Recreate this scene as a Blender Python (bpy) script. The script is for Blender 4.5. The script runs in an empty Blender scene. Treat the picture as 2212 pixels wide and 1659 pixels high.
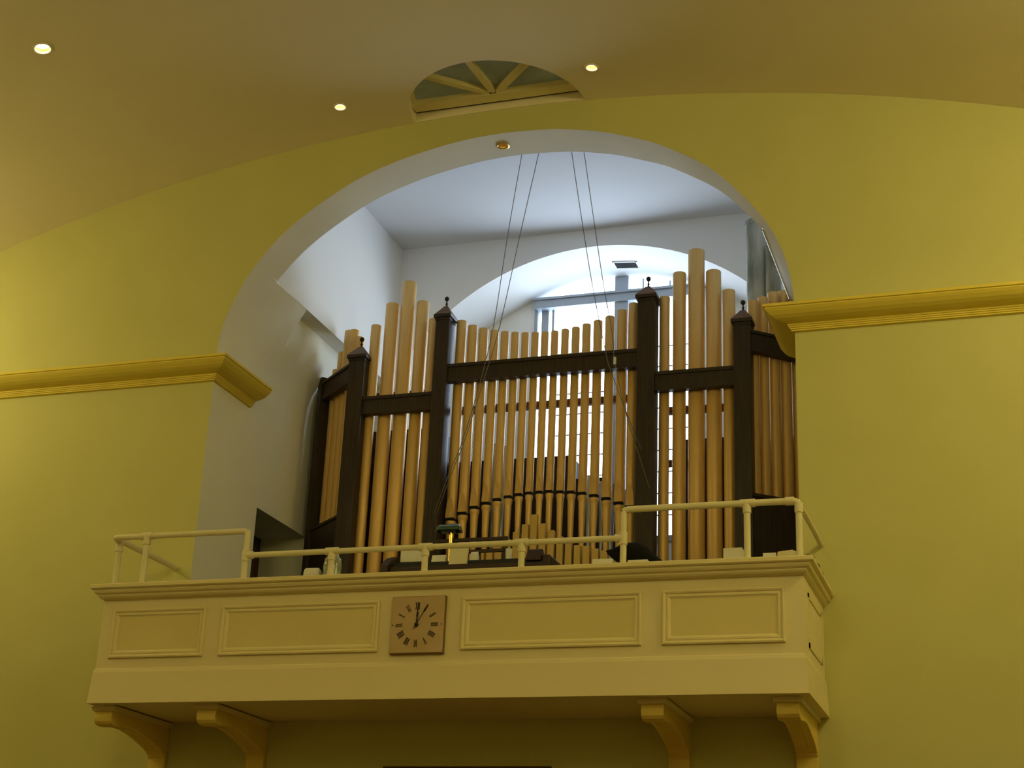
import bpy, bmesh, math, random
from mathutils import Vector, Matrix, Euler

random.seed(7)
SC = bpy.context.scene
COL = SC.collection

# ------------------------------------------------------------------ camera
W_PX, F_PX = 2212.0, 3393.298
cam_d = bpy.data.cameras.new('camera')
cam_d.sensor_fit = 'HORIZONTAL'
cam_d.sensor_width = 36.0
cam_d.lens = F_PX * 36.0 / W_PX
cam = bpy.data.objects.new('camera', cam_d)
COL.objects.link(cam)
_R = (Matrix.Rotation(math.radians(19.0035), 3, 'Z') @ Matrix.Rotation(math.radians(110.79), 3, 'X')
      @ Matrix.Rotation(math.radians(2.4948), 3, 'Z'))
cam.matrix_world = Matrix.Translation((4.0771, -11.1825, -2.6938)) @ _R.to_4x4()
SC.camera = cam

# ------------------------------------------------------------------ view, world, lights
SC.view_settings.view_transform = 'Standard'
SC.view_settings.look = 'None'
SC.view_settings.exposure = 0.0
SC.view_settings.gamma = 1.0
SC.view_settings.use_curve_mapping = False

wd = bpy.data.worlds.new('overcast_sky')
SC.world = wd
wd.use_nodes = True
bgn = wd.node_tree.nodes['Background']
bgn.inputs['Color'].default_value = (0.70, 0.84, 1.0, 1)
bgn.inputs['Strength'].default_value = 9.0

WARM = (1.0, 0.875, 0.385)

def lamp(name, kind, loc, energy, color=WARM, rot=None, size=0.3, size_y=None, portal=False, spot=None):
    d = bpy.data.lights.new(name, kind)
    d.energy = energy
    d.color = color
    if kind == 'AREA':
        d.shape = 'RECTANGLE' if size_y else 'DISK'
        d.size = size
        if size_y: d.size_y = size_y
        if portal: d.cycles.is_portal = True
    else:
        d.shadow_soft_size = size
    if kind == 'SPOT':
        d.spot_size = math.radians(spot or 110)
        d.spot_blend = 0.6
    o = bpy.data.objects.new(name, d)
    o.location = loc
    if rot: o.rotation_euler = rot
    o['kind'] = 'helper'
    COL.objects.link(o)
    return o

PI = math.pi
# daylight enters the organ loft through its arched window
lamp('window_daylight_portal', 'AREA', (0, 4.12, 3.0), 1.0, (1, 1, 1), (-PI / 2, 0, 0), 1.9, 3.0, portal=True)
# added point lights standing in for the nave's lamps, all out of view
for (x, y, z, e, r) in ((-5.9, -1.6, 2.4, 66, 0.25), (-5.2, -6.0, 3.0, 42, 0.5), (6.0, -2.5, 3.0, 150, 0.4), (5.6, -7.0, 3.0, 135, 0.6),
                        (1.5, -12.0, 3.4, 215, 0.6), (5.2, -14.5, 3.2, 90, 0.6), (-5.0, -13.0, 3.2, 70, 0.6)):
    lamp('nave_unseen_light', 'POINT', (x, y, z), e, WARM, size=r)

# ------------------------------------------------------------------ materials
def mat(name, c1, c2=None, scale=6.0, rough=0.8, metal=0.0, bump=0.0, bscale=60.0, stretch=None, spec=0.3, coat=0.0):
    m = bpy.data.materials.new(name)
    m.use_nodes = True
    nt = m.node_tree
    b = nt.nodes['Principled BSDF']
    b.inputs['Roughness'].default_value = rough
    b.inputs['Metallic'].default_value = metal
    b.inputs['Specular IOR Level'].default_value = spec
    if coat: b.inputs['Coat Weight'].default_value = coat
    tc = nt.nodes.new('ShaderNodeTexCoord')
    mp = nt.nodes.new('ShaderNodeMapping')
    nt.links.new(tc.outputs['Object'], mp.inputs['Vector'])
    if stretch: mp.inputs['Scale'].default_value = stretch
    c2 = c2 or tuple(v * 0.94 for v in c1)
    nz = nt.nodes.new('ShaderNodeTexNoise')
    nz.inputs['Scale'].default_value = scale
    nz.inputs['Detail'].default_value = 6
    rp = nt.nodes.new('ShaderNodeValToRGB')
    rp.color_ramp.elements[0].position = 0.32
    rp.color_ramp.elements[1].position = 0.68
    rp.color_ramp.elements[0].color = (*c2, 1)
    rp.color_ramp.elements[1].color = (*c1, 1)
    nt.links.new(mp.outputs['Vector'], nz.inputs['Vector'])
    nt.links.new(nz.outputs['Fac'], rp.inputs['Fac'])
    nt.links.new(rp.outputs['Color'], b.inputs['Base Color'])
    if bump:
        n2 = nt.nodes.new('ShaderNodeTexNoise')
        n2.inputs['Scale'].default_value = bscale
        n2.inputs['Detail'].default_value = 4
        bp = nt.nodes.new('ShaderNodeBump')
        bp.inputs['Strength'].default_value = bump
        bp.inputs['Distance'].default_value = 0.01
        nt.links.new(mp.outputs['Vector'], n2.inputs['Vector'])
        nt.links.new(n2.outputs['Fac'], bp.inputs['Height'])
        nt.links.new(bp.outputs['Normal'], b.inputs['Normal'])
    return m

def emit(name, color, strength):
    m = bpy.data.materials.new(name)
    m.use_nodes = True
    nt = m.node_tree
    b = nt.nodes['Principled BSDF']
    b.inputs['Base Color'].default_value = (*color, 1)
    b.inputs['Emission Color'].default_value = (*color, 1)
    b.inputs['Emission Strength'].default_value = strength
    return m

def glass(name, tint, gloss=0.08):
    m = bpy.data.materials.new(name)
    m.use_nodes = True
    nt = m.node_tree
    nt.nodes.remove(nt.nodes['Principled BSDF'])
    out = nt.nodes['Material Output']
    t = nt.nodes.new('ShaderNodeBsdfTransparent')
    t.inputs['Color'].default_value = (*tint, 1)
    g = nt.nodes.new('ShaderNodeBsdfGlossy')
    g.inputs['Roughness'].default_value = 0.05
    x = nt.nodes.new('ShaderNodeMixShader')
    x.inputs['Fac'].default_value = gloss
    nt.links.new(t.outputs[0], x.inputs[1])
    nt.links.new(g.outputs[0], x.inputs[2])
    nt.links.new(x.outputs[0], out.inputs['Surface'])
    return m

M = {
    'wall': mat('yellow_wall_paint', (0.60, 0.575, 0.225), (0.575, 0.55, 0.21), 1.6, 0.85, bump=0.12, bscale=25),
    'vault': mat('cream_ceiling_paint', (0.82, 0.73, 0.50), (0.80, 0.71, 0.48), 1.3, 0.9, bump=0.06, bscale=18),
    'white': mat('white_plaster', (0.86, 0.85, 0.73), (0.83, 0.82, 0.70), 1.8, 0.9, bump=0.12, bscale=22),
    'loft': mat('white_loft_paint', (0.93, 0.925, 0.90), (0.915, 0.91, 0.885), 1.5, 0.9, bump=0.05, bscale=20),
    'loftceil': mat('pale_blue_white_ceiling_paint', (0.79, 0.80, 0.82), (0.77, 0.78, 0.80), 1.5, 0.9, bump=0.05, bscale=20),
    'cornice': mat('ochre_cornice_paint', (0.80, 0.63, 0.10), (0.76, 0.60, 0.09), 4, 0.7),
    'balcony': mat('ivory_balcony_paint', (0.79, 0.69, 0.385), (0.77, 0.67, 0.37), 1.5, 0.6, bump=0.03),
    'panel': mat('yellow_panel_paint', (0.74, 0.63, 0.27), (0.71, 0.60, 0.26), 2, 0.65),
    'frame': mat('cream_moulding_paint', (0.78, 0.68, 0.34), (0.76, 0.66, 0.33), 3, 0.55),
    'bracket': mat('ochre_bracket_paint', (0.80, 0.62, 0.14), (0.74, 0.56, 0.12), 3, 0.65),
    'rail': mat('cream_rail_paint', (0.76, 0.70, 0.42), (0.74, 0.67, 0.40), 12, 0.45),
    'wood': mat('dark_stained_oak', (0.050, 0.032, 0.020), (0.026, 0.018, 0.012), 7, 0.42, bump=0.1, bscale=30, stretch=(8, 8, 0.6)),
    'capwood': mat('brown_oak_cap', (0.17, 0.095, 0.05), (0.12, 0.07, 0.035), 9, 0.5),
    'gold': mat('gold_pipe_paint', (0.78, 0.51, 0.17), (0.71, 0.46, 0.15), 9, 0.42, 0.25, stretch=(6, 6, 0.5), spec=0.5),
    'goldwood': mat('gilded_wood', (0.66, 0.46, 0.14), (0.60, 0.41, 0.12), 9, 0.5, 0.1, stretch=(6, 6, 0.5)),
    'dark': mat('mouth_black', (0.012, 0.009, 0.006), None, 5, 0.9),
    'tin': mat('silver_tin', (0.42, 0.43, 0.47), (0.34, 0.35, 0.38), 6, 0.28, 0.9, stretch=(3, 3, 1)),
    'zinc': mat('mottled_zinc', (0.58, 0.58, 0.50), (0.17, 0.19, 0.14), 3.4, 0.5, 0.15, stretch=(2, 2, 0.7)),
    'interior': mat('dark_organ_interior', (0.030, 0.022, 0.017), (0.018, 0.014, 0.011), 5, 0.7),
    'redwood': mat('red_brown_bar', (0.10, 0.035, 0.02), (0.07, 0.025, 0.015), 8, 0.6),
    'winframe': mat('blue_grey_window_paint', (0.42, 0.47, 0.54), (0.38, 0.43, 0.50), 6, 0.5),
    'glass': glass('clear_window_glass', (0.97, 0.98, 1.0), 0.06),
    'fanpane': mat('sky_tinted_fanlight_glass', (0.46, 0.58, 0.74), (0.33, 0.42, 0.50), 2.5, 0.22, spec=0.5),  # pale blue base stands in for sky reflected in the panes
    'ventdark': mat('dark_vent_slats', (0.05, 0.05, 0.055), None, 20, 0.6),
    'trimgold': mat('brass_trim_ring', (0.75, 0.55, 0.18), None, 8, 0.25, 0.8),
    'canbrown': mat('brown_reflector', (0.30, 0.17, 0.05), None, 8, 0.3, 0.7),
    'bulb': emit('lit_lamp_face', (1.0, 0.93, 0.80), 9.0),
    'goldglint': emit('gold_reflection_glow', (1.0, 0.72, 0.20), 0.8),  # faint glow stands in for the gold reflection in an unlit downlight
    'clockface': mat('aged_clock_face', (0.56, 0.41, 0.24), (0.50, 0.36, 0.17), 5, 0.6),
    'clockedge': mat('shade_brown_clock_edge', (0.22, 0.13, 0.04), None, 8, 0.7),  # dark brown carries the shade of the lower and right edges
    'ink': mat('black_ink', (0.028, 0.018, 0.010), None, 8, 0.6),
    'fadedink': mat('faded_ink', (0.11, 0.068, 0.026), (0.055, 0.032, 0.014), 30, 0.7),
    'greenglass': mat('green_glass', (0.012, 0.075, 0.055), (0.01, 0.06, 0.045), 4, 0.06, spec=0.9, coat=1.0),
    'brass': mat('brass', (0.83, 0.58, 0.16), None, 8, 0.2, 1.0),
    'paper': mat('white_paper', (0.78, 0.76, 0.66), (0.74, 0.72, 0.62), 14, 0.8),
    'cream': mat('cream_board', (0.72, 0.66, 0.42), None, 10, 0.7),
    'black': mat('black_cloth', (0.006, 0.006, 0.006), None, 30, 0.95),
    'bag': mat('greenish_clear_plastic', (0.40, 0.43, 0.32), (0.26, 0.29, 0.20), 14, 0.18, spec=0.7),
    'deskwood': mat('console_wood', (0.055, 0.030, 0.020), (0.032, 0.02, 0.014), 9, 0.4, stretch=(1, 8, 8)),
    'keys': mat('blue_black_band', (0.016, 0.02, 0.024), None, 12, 0.5),
    'wire': mat('grey_wire', (0.20, 0.18, 0.15), None, 20, 0.6),
    'cable': mat('dark_cable', (0.06, 0.05, 0.03), None, 20, 0.6),
    'nave': mat('nave_cream_paint', (0.62, 0.57, 0.34), None, 2, 0.9),
    'floor': mat('brown_floor_boards', (0.17, 0.095, 0.05), (0.13, 0.075, 0.04), 3, 0.6, stretch=(1, 8, 1)),
    'doorshade': mat('grey_lobby_paint', (0.74, 0.74, 0.62), None, 3, 0.9),
    'lobbyceil': mat('slate_lobby_paint', (0.72, 0.76, 0.74), None, 3, 0.9),
    'doorwood': mat('dark_brown_door', (0.09, 0.055, 0.03), None, 6, 0.6),
}

# ------------------------------------------------------------------ mesh helpers
class MB:
    """collects shapes; link() makes them ONE mesh object"""
    def __init__(s):
        s.v, s.f, s.sm = [], [], []
    def add(s, vs, fs, smooth=False, mx=None):
        o = len(s.v)
        s.v += [tuple(mx @ Vector(p)) if mx else tuple(p) for p in vs]
        s.f += [tuple(i + o for i in f) for f in fs]
        s.sm += [smooth] * len(fs)
        return s
    def box(s, x0, x1, y0, y1, z0, z1, mx=None):
        v = [(x0, y0, z0), (x1, y0, z0), (x1, y1, z0), (x0, y1, z0), (x0, y0, z1), (x1, y0, z1), (x1, y1, z1), (x0, y1, z1)]
        return s.add(v, [(0, 3, 2, 1), (4, 5, 6, 7), (0, 1, 5, 4), (1, 2, 6, 5), (2, 3, 7, 6), (3, 0, 4, 7)], False, mx)
    def lathe(s, prof, n=24, mx=None, smooth=True, caps=True):
        """prof: list of (r, z) bottom to top, about local Z"""
        vs, fs = [], []
        for r, z in prof:
            for k in range(n):
                a = 2 * PI * k / n
                vs.append((r * math.cos(a), r * math.sin(a), z))
        for i in range(len(prof) - 1):
            for k in range(n):
                k2 = (k + 1) % n
                fs.append((i * n + k, i * n + k2, (i + 1) * n + k2, (i + 1) * n + k))
        s.add(vs, fs, smooth, mx)
        if caps:
            m = len(prof) - 1
            s.add(vs[:n], [tuple(reversed(range(n)))], False, mx)
            s.add(vs[m * n:], [tuple(range(n))], False, mx)
        return s
    def tube(s, pts, r, n=10, caps=True):
        pts = [Vector(p) for p in pts]
        vs, fs = [], []
        up = None
        for i, p in enumerate(pts):
            t = (pts[min(i + 1, len(pts) - 1)] - pts[max(i - 1, 0)]).normalized()
            if up is None:
                up = Vector((0, 0, 1)) if abs(t.z) < 0.9 else Vector((1, 0, 0))
            u = t.cross(up).normalized()
            w = u.cross(t).normalized()
            up = w
            rr = r[i] if isinstance(r, (list, tuple)) else r
            for k in range(n):
                a = 2 * PI * k / n
                vs.append(p + u * (rr * math.cos(a)) + w * (rr * math.sin(a)))
        for i in range(len(pts) - 1):
            for k in range(n):
                k2 = (k + 1) % n
                fs.append((i * n + k, (i + 1) * n + k, (i + 1) * n + k2, i * n + k2))
        s.add(vs, fs, True)
        if caps:
            s.add(vs[:n], [tuple(range(n))])
            s.add(vs[-n:], [tuple(reversed(range(n)))])
        return s
    def prism(s, poly, a0, a1, axis='x', mx=None, smooth=False):
        """poly (p,q) swept along an axis: x -> (y,z), y -> (x,z), z -> (x,y)"""
        def P(p, q, a):
            return {'x': (a, p, q), 'y': (p, a, q), 'z': (p, q, a)}[axis]
        n = len(poly)
        vs = [P(p, q, a0) for p, q in poly] + [P(p, q, a1) for p, q in poly]
        s.add(vs, [(i, (i + 1) % n, n + (i + 1) % n, n + i) for i in range(n)], smooth, mx)
        s.add(vs, [tuple(range(n)), tuple(range(2 * n - 1, n - 1, -1))], False, mx)
        return s
    def sphere(s, c, r, n=14, sq=(1, 1, 1)):
        prof = [(max(1e-4, math.sin(PI * i / n)) * r, -math.cos(PI * i / n) * r) for i in range(n + 1)]
        return s.lathe(prof, 18, Matrix.Translation(c) @ Matrix.Diagonal((*sq, 1)), True, False)
    def link(s, name, m, parent=None, bevel=0.0, fix=True):
        me = bpy.data.meshes.new(name)
        me.from_pydata(s.v, [], s.f)
        if fix:
            bm = bmesh.new(); bm.from_mesh(me)
            sm = [f.smooth for f in bm.faces]
            bmesh.ops.remove_doubles(bm, verts=bm.verts, dist=1e-6)
            bmesh.ops.recalc_face_normals(bm, faces=bm.faces)
            bm.to_mesh(me); bm.free()
        if len(me.polygons) == len(s.sm):
            me.polygons.foreach_set('use_smooth', s.sm)
        else:
            me.polygons.foreach_set('use_smooth', [any(s.sm)] * len(me.polygons))
        me.materials.append(M[m] if isinstance(m, str) else m)
        o = bpy.data.objects.new(name, me)
        COL.objects.link(o)
        if any(s.sm):
            try: me.set_sharp_from_angle(angle=math.radians(40))
            except Exception: pass
        if bevel:
            b = o.modifiers.new('bevel', 'BEVEL'); b.width = bevel; b.segments = 2; b.limit_method = 'ANGLE'
        if parent: attach(o, parent)
        return o

def attach(o, parent):
    o.parent = parent
    bpy_loc = Matrix.Identity(4)
    p = parent
    chain = []
    while p is not None:
        chain.append(p); p = p.parent
    mw = Matrix.Identity(4)
    for q in reversed(chain):
        mw = mw @ q.matrix_parent_inverse @ Matrix.LocRotScale(q.location, q.rotation_euler, q.scale)
    o.matrix_parent_inverse = mw.inverted()
    return o

def tag(o, label, cat, group=None):
    o['label'] = label
    o['category'] = cat
    if group: o['group'] = group
    return o

def thing(name, label, cat, loc=(0, 0, 0), group=None):
    o = bpy.data.objects.new(name, None)
    o.empty_display_size = 0.1
    o.location = loc
    COL.objects.link(o)
    return tag(o, label, cat, group)

def struct(mb, name, m, parent=None, **k):
    o = mb.link(name, m, parent, **k)
    if parent is None: o['kind'] = 'structure'
    return o

def cut(o, cutters):
    """carve closed shapes out of a closed mesh"""
    for c in cutters:
        md = o.modifiers.new('cut', 'BOOLEAN'); md.operation = 'DIFFERENCE'; md.object = c; md.solver = 'EXACT'
    bpy.context.view_layer.update()
    dg = bpy.context.evaluated_depsgraph_get()
    me = bpy.data.meshes.new_from_object(o.evaluated_get(dg))
    o.modifiers.clear()
    o.data = me
    for c in cutters:
        bpy.data.objects.remove(c, do_unlink=True)

# ------------------------------------------------------------------ the nave shell
HW = 2.5                     # half width of the great opening
ZS = 2.205                   # its springing
FLOOR = -4.3
NX, NY = 7.0, -17.0
VR, VTOP = 15.3, 4.36
def zv(x): return VTOP - VR + math.sqrt(VR * VR - x * x)
ARCH = [(-2.5, 2.205), (-2.494, 2.37), (-2.468, 2.56), (-2.40, 2.758), (-2.32, 2.938), (-2.225, 3.095), (-2.16, 3.185), (-1.957, 3.408),
        (-1.694, 3.612), (-1.376, 3.806), (-1.108, 3.922), (-0.758, 4.025), (-0.33, 4.102), (0.05, 4.125), (0.42, 4.108), (0.66, 4.074),
        (0.927, 4.014), (1.125, 3.946), (1.39, 3.842), (1.616, 3.710), (1.795, 3.590), (1.948, 3.452), (2.141, 3.228), (2.247, 3.082),
        (2.33, 2.945), (2.411, 2.762), (2.465, 2.57), (2.493, 2.38), (2.5, 2.205)]
def spline(pts, k=4):
    out = []
    n = len(pts)
    for i in range(n - 1):
        p0, p1, p2, p3 = pts[max(i - 1, 0)], pts[i], pts[i + 1], pts[min(i + 2, n - 1)]
        for j in range(k):
            t = j / k
            out.append(tuple(0.5 * (2 * b + (c - a) * t + (2 * a - 5 * b + 4 * c - d) * t * t + (3 * b - a - 3 * c + d) * t ** 3)
                             for a, b, c, d in zip(p0, p1, p2, p3)))
    out.append(tuple(pts[-1]))
    return out
ARC = spline(ARCH, 4)
T1, T2, TB = 0.40, 1.04, 3.17     # arch thickness, end of the deep jamb, back wall of the loft
XU, ZU = 2.2, 3.13                # upper loft side walls and the height they start at
ZC = 4.75                         # loft ceiling
ZF = -0.8                         # loft floor

def wall_with_arch(y, x0, x1, z0, z1, arc, xb, zb):
    """vertical sheet with an arched opening (xb: half width, zb: bottom of opening)"""
    mb = MB()
    q = lambda a, b, c, d: mb.add([(a[0], y, a[1]), (b[0], y, b[1]), (c[0], y, c[1]), (d[0], y, d[1])], [(0, 1, 2, 3)])
    q((x0, z0), (-xb, z0), (-xb, z1), (x0, z1))
    q((xb, z0), (x1, z0), (x1, z1), (xb, z1))
    if zb > z0: q((-xb, z0), (xb, z0), (xb, zb), (-xb, zb))
    for a, b in zip(arc[:-1], arc[1:]):
        q(a, b, (b[0], z1), (a[0], z1))
    return mb
struct(wall_with_arch(0, -NX, NX, FLOOR, 5.2, ARC, HW, ZF), 'wall_front', 'wall')
struct(MB().add([(-NX, 0, FLOOR), (-NX, NY, FLOOR), (-NX, NY, 5), (-NX, 0, 5)], [(0, 1, 2, 3)]), 'wall_left', 'nave')
struct(MB().add([(NX, 0, FLOOR), (NX, NY, FLOOR), (NX, NY, 5), (NX, 0, 5)], [(0, 1, 2, 3)]), 'wall_right', 'nave')
struct(MB().add([(-NX, NY, FLOOR), (NX, NY, FLOOR), (NX, NY, 5), (-NX, NY, 5)], [(0, 1, 2, 3)]), 'wall_back', 'nave')
struct(MB().add([(-NX, NY, FLOOR), (NX, NY, FLOOR), (NX, 0, FLOOR), (-NX, 0, FLOOR)], [(0, 1, 2, 3)]), 'floor', 'floor')

# vaulted ceiling, carved for the fanlight and the downlights
xs = [-NX + 2 * NX * i / 96 for i in range(97)]
vpoly = [(x, zv(x)) for x in xs] + [(NX, 5.6), (-NX, 5.6)]
vault = MB().prism(vpoly, NY, -0.0005, 'y').link('ceiling', 'vault')
vault['kind'] = 'structure'
FAN_R, FAN_C = 0.775, (0.0, -0.012)
def half_disc(r, cy, n=40, cx=0.0):
    return [(cx + r * math.cos(a), cy - r * math.sin(a)) for a in [PI * i / n for i in range(n + 1)]]
LIGHTS = [(-3.046, -2.266, 0.066), (-1.291, -0.473, 0.050), (0.968, -0.498, 0.050)]
def vault_frame(x, y):
    z = zv(x)
    a = math.atan2(-x, math.sqrt(VR * VR - x * x))      # slope dz/dx
    return Matrix.Translation((x, y, z)) @ Matrix.Rotation(-a, 4, 'Y')
cutters = [MB().prism(half_disc(FAN_R, FAN_C[1]), 4.1, 4.52, 'z').link('cutter', 'dark')]
for x, y, r in LIGHTS:
    cutters.append(MB().lathe([(r, -0.05), (r, 0.10)], 40, vault_frame(x, y)).link('cutter', 'dark'))
cut(vault, cutters)
for p in vault.data.polygons: p.use_smooth = False

# arch soffit of the opening (thick ring, carved for its downlight)
def ring(arc, t):
    out = []
    for i, p in enumerate(arc):
        a, b = arc[max(i - 1, 0)], arc[min(i + 1, len(arc) - 1)]
        d = Vector((b[0] - a[0], b[1] - a[1])).normalized()
        out.append((p[0] - d.y * t, p[1] + d.x * t))
    return out
def ring_solid(arc, arc2, t, y0, y1):
    mb = MB()
    o = ring(arc, t)
    n = len(arc)
    vs = [(x, y0, z) for x, z in arc] + [(x, y1, z) for x, z in arc2] + [(x, y0, z) for x, z in o] + [(x, y1, z) for x, z in o]
    fs = []
    for i in range(n - 1):
        fs += [(i, i + 1, n + i + 1, n + i), (2 * n + i, 3 * n + i, 3 * n + i + 1, 2 * n + i + 1),
               (i, 2 * n + i, 2 * n + i + 1, i + 1), (n + i, n + i + 1, 3 * n + i + 1, 3 * n + i)]
    fs += [(0, n, 3 * n, 2 * n), (n - 1, 3 * n - 1, 4 * n - 1, 2 * n - 1)]
    fs = [tuple(f) for f in fs]
    mb.add(vs, fs, True)
    return mb
soff = ring_solid(ARC, ARC, 0.26, 0.001, T1).link('trim_3', 'white')
soff['kind'] = 'structure'
SOF = (-0.02, 0.195, 4.119, 0.046)
cut(soff, [MB().lathe([(SOF[3], -0.05), (SOF[3], 0.09)], 40, Matrix.Translation(SOF[:3])).link('cutter', 'dark')])
soff.data.polygons.foreach_set('use_smooth', [True] * len(soff.data.polygons))
try: soff.data.set_sharp_from_angle(angle=math.radians(35))
except Exception: pass

# deep jambs of the opening: plane x = +-2.5 and the start of the barrel up to the loft side walls
lowarc = [p for p in ARC if p[0] < 0 and p[1] <= ZU] + [(-XU, ZU)]
DY0, DY1, DZ, DX = 1.01, 2.04, 1.2, -2.98            # lobby recess in the left jamb
mb = MB()
X = -HW
def qx(y0, y1, z0, z1): mb.add([(X, y0, z0), (X, y1, z0), (X, y1, z1), (X, y0, z1)], [(0, 1, 2, 3)])
qx(-0.0005, DY0, ZF, ZS); qx(DY1, TB, ZF, ZS); qx(DY0, DY1, DZ, ZS)
for a, b in zip(lowarc[:-1], lowarc[1:]):
    mb.add([(a[0] - .002, T1 - .05, a[1]), (b[0] - .002, T1 - .05, b[1]), (b[0], T2, b[1]), (a[0], T2, a[1])], [(0, 1, 2, 3)], True)
# behind the deep jamb the lower wall leans back under a flat lintel
back = [p for p in lowarc if p[1] < 2.8] + [(-2.37, 2.86), (-2.37, ZU)]
for a, b in zip(back[:-1], back[1:]):
    mb.add([(a[0], T2 - .001, a[1]), (b[0], T2 - .001, b[1]), (b[0], TB, b[1]), (a[0], TB, a[1])], [(0, 1, 2, 3)], True)
mb.add([(-2.37, T2 - .001, ZU), (-XU, T2 - .001, ZU), (-XU, TB, ZU), (-2.37, TB, ZU)], [(0, 1, 2, 3)], False)
hi = [p for p in lowarc if p[1] >= 2.8]
mb.add([(p[0], T2, p[1]) for p in hi] + [(-2.37, T2, ZU), (-2.37, T2, 2.86)], [tuple(range(len(hi) + 2))], False)
struct(mb, 'wall_jamb_left', 'white')
mb = MB()
X = HW
qx(-0.0005, TB, ZF, ZS)
lowright = [p for p in reversed(ARC) if p[0] > 0 and p[1] <= ZU] + [(XU, ZU)]
for a, b in zip(lowright[:-1], lowright[1:]):
    mb.add([(a[0] + .0005, T1 - .05, a[1]), (b[0] + .0005, T1 - .05, b[1]), (b[0] + .0005, TB, b[1]), (a[0] + .0005, TB, a[1])], [(0, 1, 2, 3)], True)
struct(mb, 'wall_jamb_right', 'white', fix=False)

# ------------------------------------------------------------------ the organ loft behind the arch
mb = MB().add([(-XU, T1 - .06, ZU - .004), (-XU, TB + .01, ZU - .004), (-XU, TB + .01, ZC + .01), (-XU, T1 - .06, ZC + .01)], [(0, 1, 2, 3)])
struct(mb, 'wall_loft_left', 'loft')
mb = MB().add([(XU, T1 - .06, ZU - .004), (XU, TB + .01, ZU - .004), (XU, TB + .01, ZC + .01), (XU, T1 - .06, ZC + .01)], [(0, 1, 2, 3)])
struct(mb, 'wall_loft_right', 'loft')
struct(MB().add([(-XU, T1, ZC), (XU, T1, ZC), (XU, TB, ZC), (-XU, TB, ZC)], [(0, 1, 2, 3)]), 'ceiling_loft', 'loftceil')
mb = MB()
mid = [p for p in ARC if p[1] >= ZU and abs(p[0]) <= XU]
mid = [(-XU, ZU)] + mid + [(XU, ZU)]
for a, b in zip(mid[:-1], mid[1:]):
    mb.add([(a[0], T1, a[1]), (b[0], T1, b[1]), (b[0], T1, ZC), (a[0], T1, ZC)], [(0, 1, 2, 3)])
struct(mb, 'wall_loft_front', 'loft')
struct(MB().add([(-3.1, 0.0, ZF), (2.6, 0.0, ZF), (2.6, 4.1, ZF), (-3.1, 4.1, ZF)], [(0, 1, 2, 3)]), 'floor_loft', 'floor')
# back wall with the arched window recess
RH, RC, RR = 2.0, 2.07, 2.48
def zr(x): return RC + math.sqrt(RR * RR - x * x)
RARC = [(-RH + 2 * RH * i / 48, zr(-RH + 2 * RH * i / 48)) for i in range(49)]
struct(wall_with_arch(TB, -2.55, 2.55, ZF, 4.9, RARC, RH, ZF), 'wall_loft_back', 'loft')
YW = 4.0
mb = MB()
for a, b in zip(RARC[:-1], RARC[1:]):
    mb.add([(a[0], TB, a[1]), (b[0], TB, b[1]), (b[0], YW + 0.12, b[1]), (a[0], YW + 0.12, a[1])], [(0, 1, 2, 3)], True)
for sx in (-1, 1):
    mb.add([(sx * RH, TB, ZF), (sx * RH, YW + .12, ZF), (sx * RH, YW + .12, zr(RH)), (sx * RH, TB, zr(RH))], [(0, 1, 2, 3)])
struct(mb, 'wall_recess', 'loft', fix=True)
WX, WZ0 = 0.915, 1.55
mb = MB()
qy = lambda x0, x1, z0, z1: mb.add([(x0, YW, z0), (x1, YW, z0), (x1, YW, z1), (x0, YW, z1)], [(0, 1, 2, 3)])
qy(-RH, RH, ZF, WZ0)
for sx in (-1, 1):
    xx = [sx * (WX + (RH - WX) * i / 16) for i in range(17)]
    for a, b in zip(xx[:-1], xx[1:]):
        mb.add([(a, YW, WZ0), (b, YW, WZ0), (b, YW, zr(b)), (a, YW, zr(a))], [(0, 1, 2, 3)])
    mb.add([(sx * WX, YW, WZ0), (sx * WX, YW + .12, WZ0), (sx * WX, YW + .12, zr(WX)), (sx * WX, YW, zr(WX))], [(0, 1, 2, 3)])
mb.add([(-WX, YW, WZ0), (WX, YW, WZ0), (WX, YW + .12, WZ0), (-WX, YW + .12, WZ0)], [(0, 1, 2, 3)])
struct(mb, 'wall_window', 'loft', fix=False)

# arched window
win = bpy.data.objects.new('window_1', None); win.location = (0, YW, WZ0); COL.objects.link(win); win['kind'] = 'structure'
f = MB()
def bar_arch(x0, x1, z0, y0, y1):
    f.add([(x0, y0, z0), (x1, y0, z0), (x1, y1, z0), (x0, y1, z0), (x0, y0, zr(x0)), (x1, y0, zr(x1)), (x1, y1, zr(x1)), (x0, y1, zr(x0))],
          [(0, 3, 2, 1), (4, 5, 6, 7), (0, 1, 5, 4), (1, 2, 6, 5), (2, 3, 7, 6), (3, 0, 4, 7)])
bar_arch(-WX, -WX + .035, WZ0, YW - .02, YW + .10)
bar_arch(WX - .05, WX, WZ0, YW - .02, YW + .10)
f.box(-WX, WX, YW - .02, YW + .10, WZ0, WZ0 + .06)
f.link('frame', 'winframe', win)
f = MB(); bar_arch(0.005, 0.155, WZ0, YW - .05, YW + .09); f.link('mullion', 'winframe', win)
f = MB(); f.box(-WX, WX, YW - .07, YW + .08, 4.245, 4.34); f.box(-WX, WX, YW - .09, YW + .08, 4.34, 4.365); f.link('transom', 'winframe', win)
f = MB()
for x0, x1 in ((-0.845, -0.765), (-0.725, -0.70), (0.185, 0.20), (0.50, 0.515), (0.845, 0.865)):
    f.box(x0, x1, YW + .02, YW + .06, WZ0, 4.25)
z = 3.72
while z > WZ0 + .1:
    f.box(-0.72, WX, YW + .035, YW + .05, z - .007, z + .007); z -= 0.235
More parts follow.
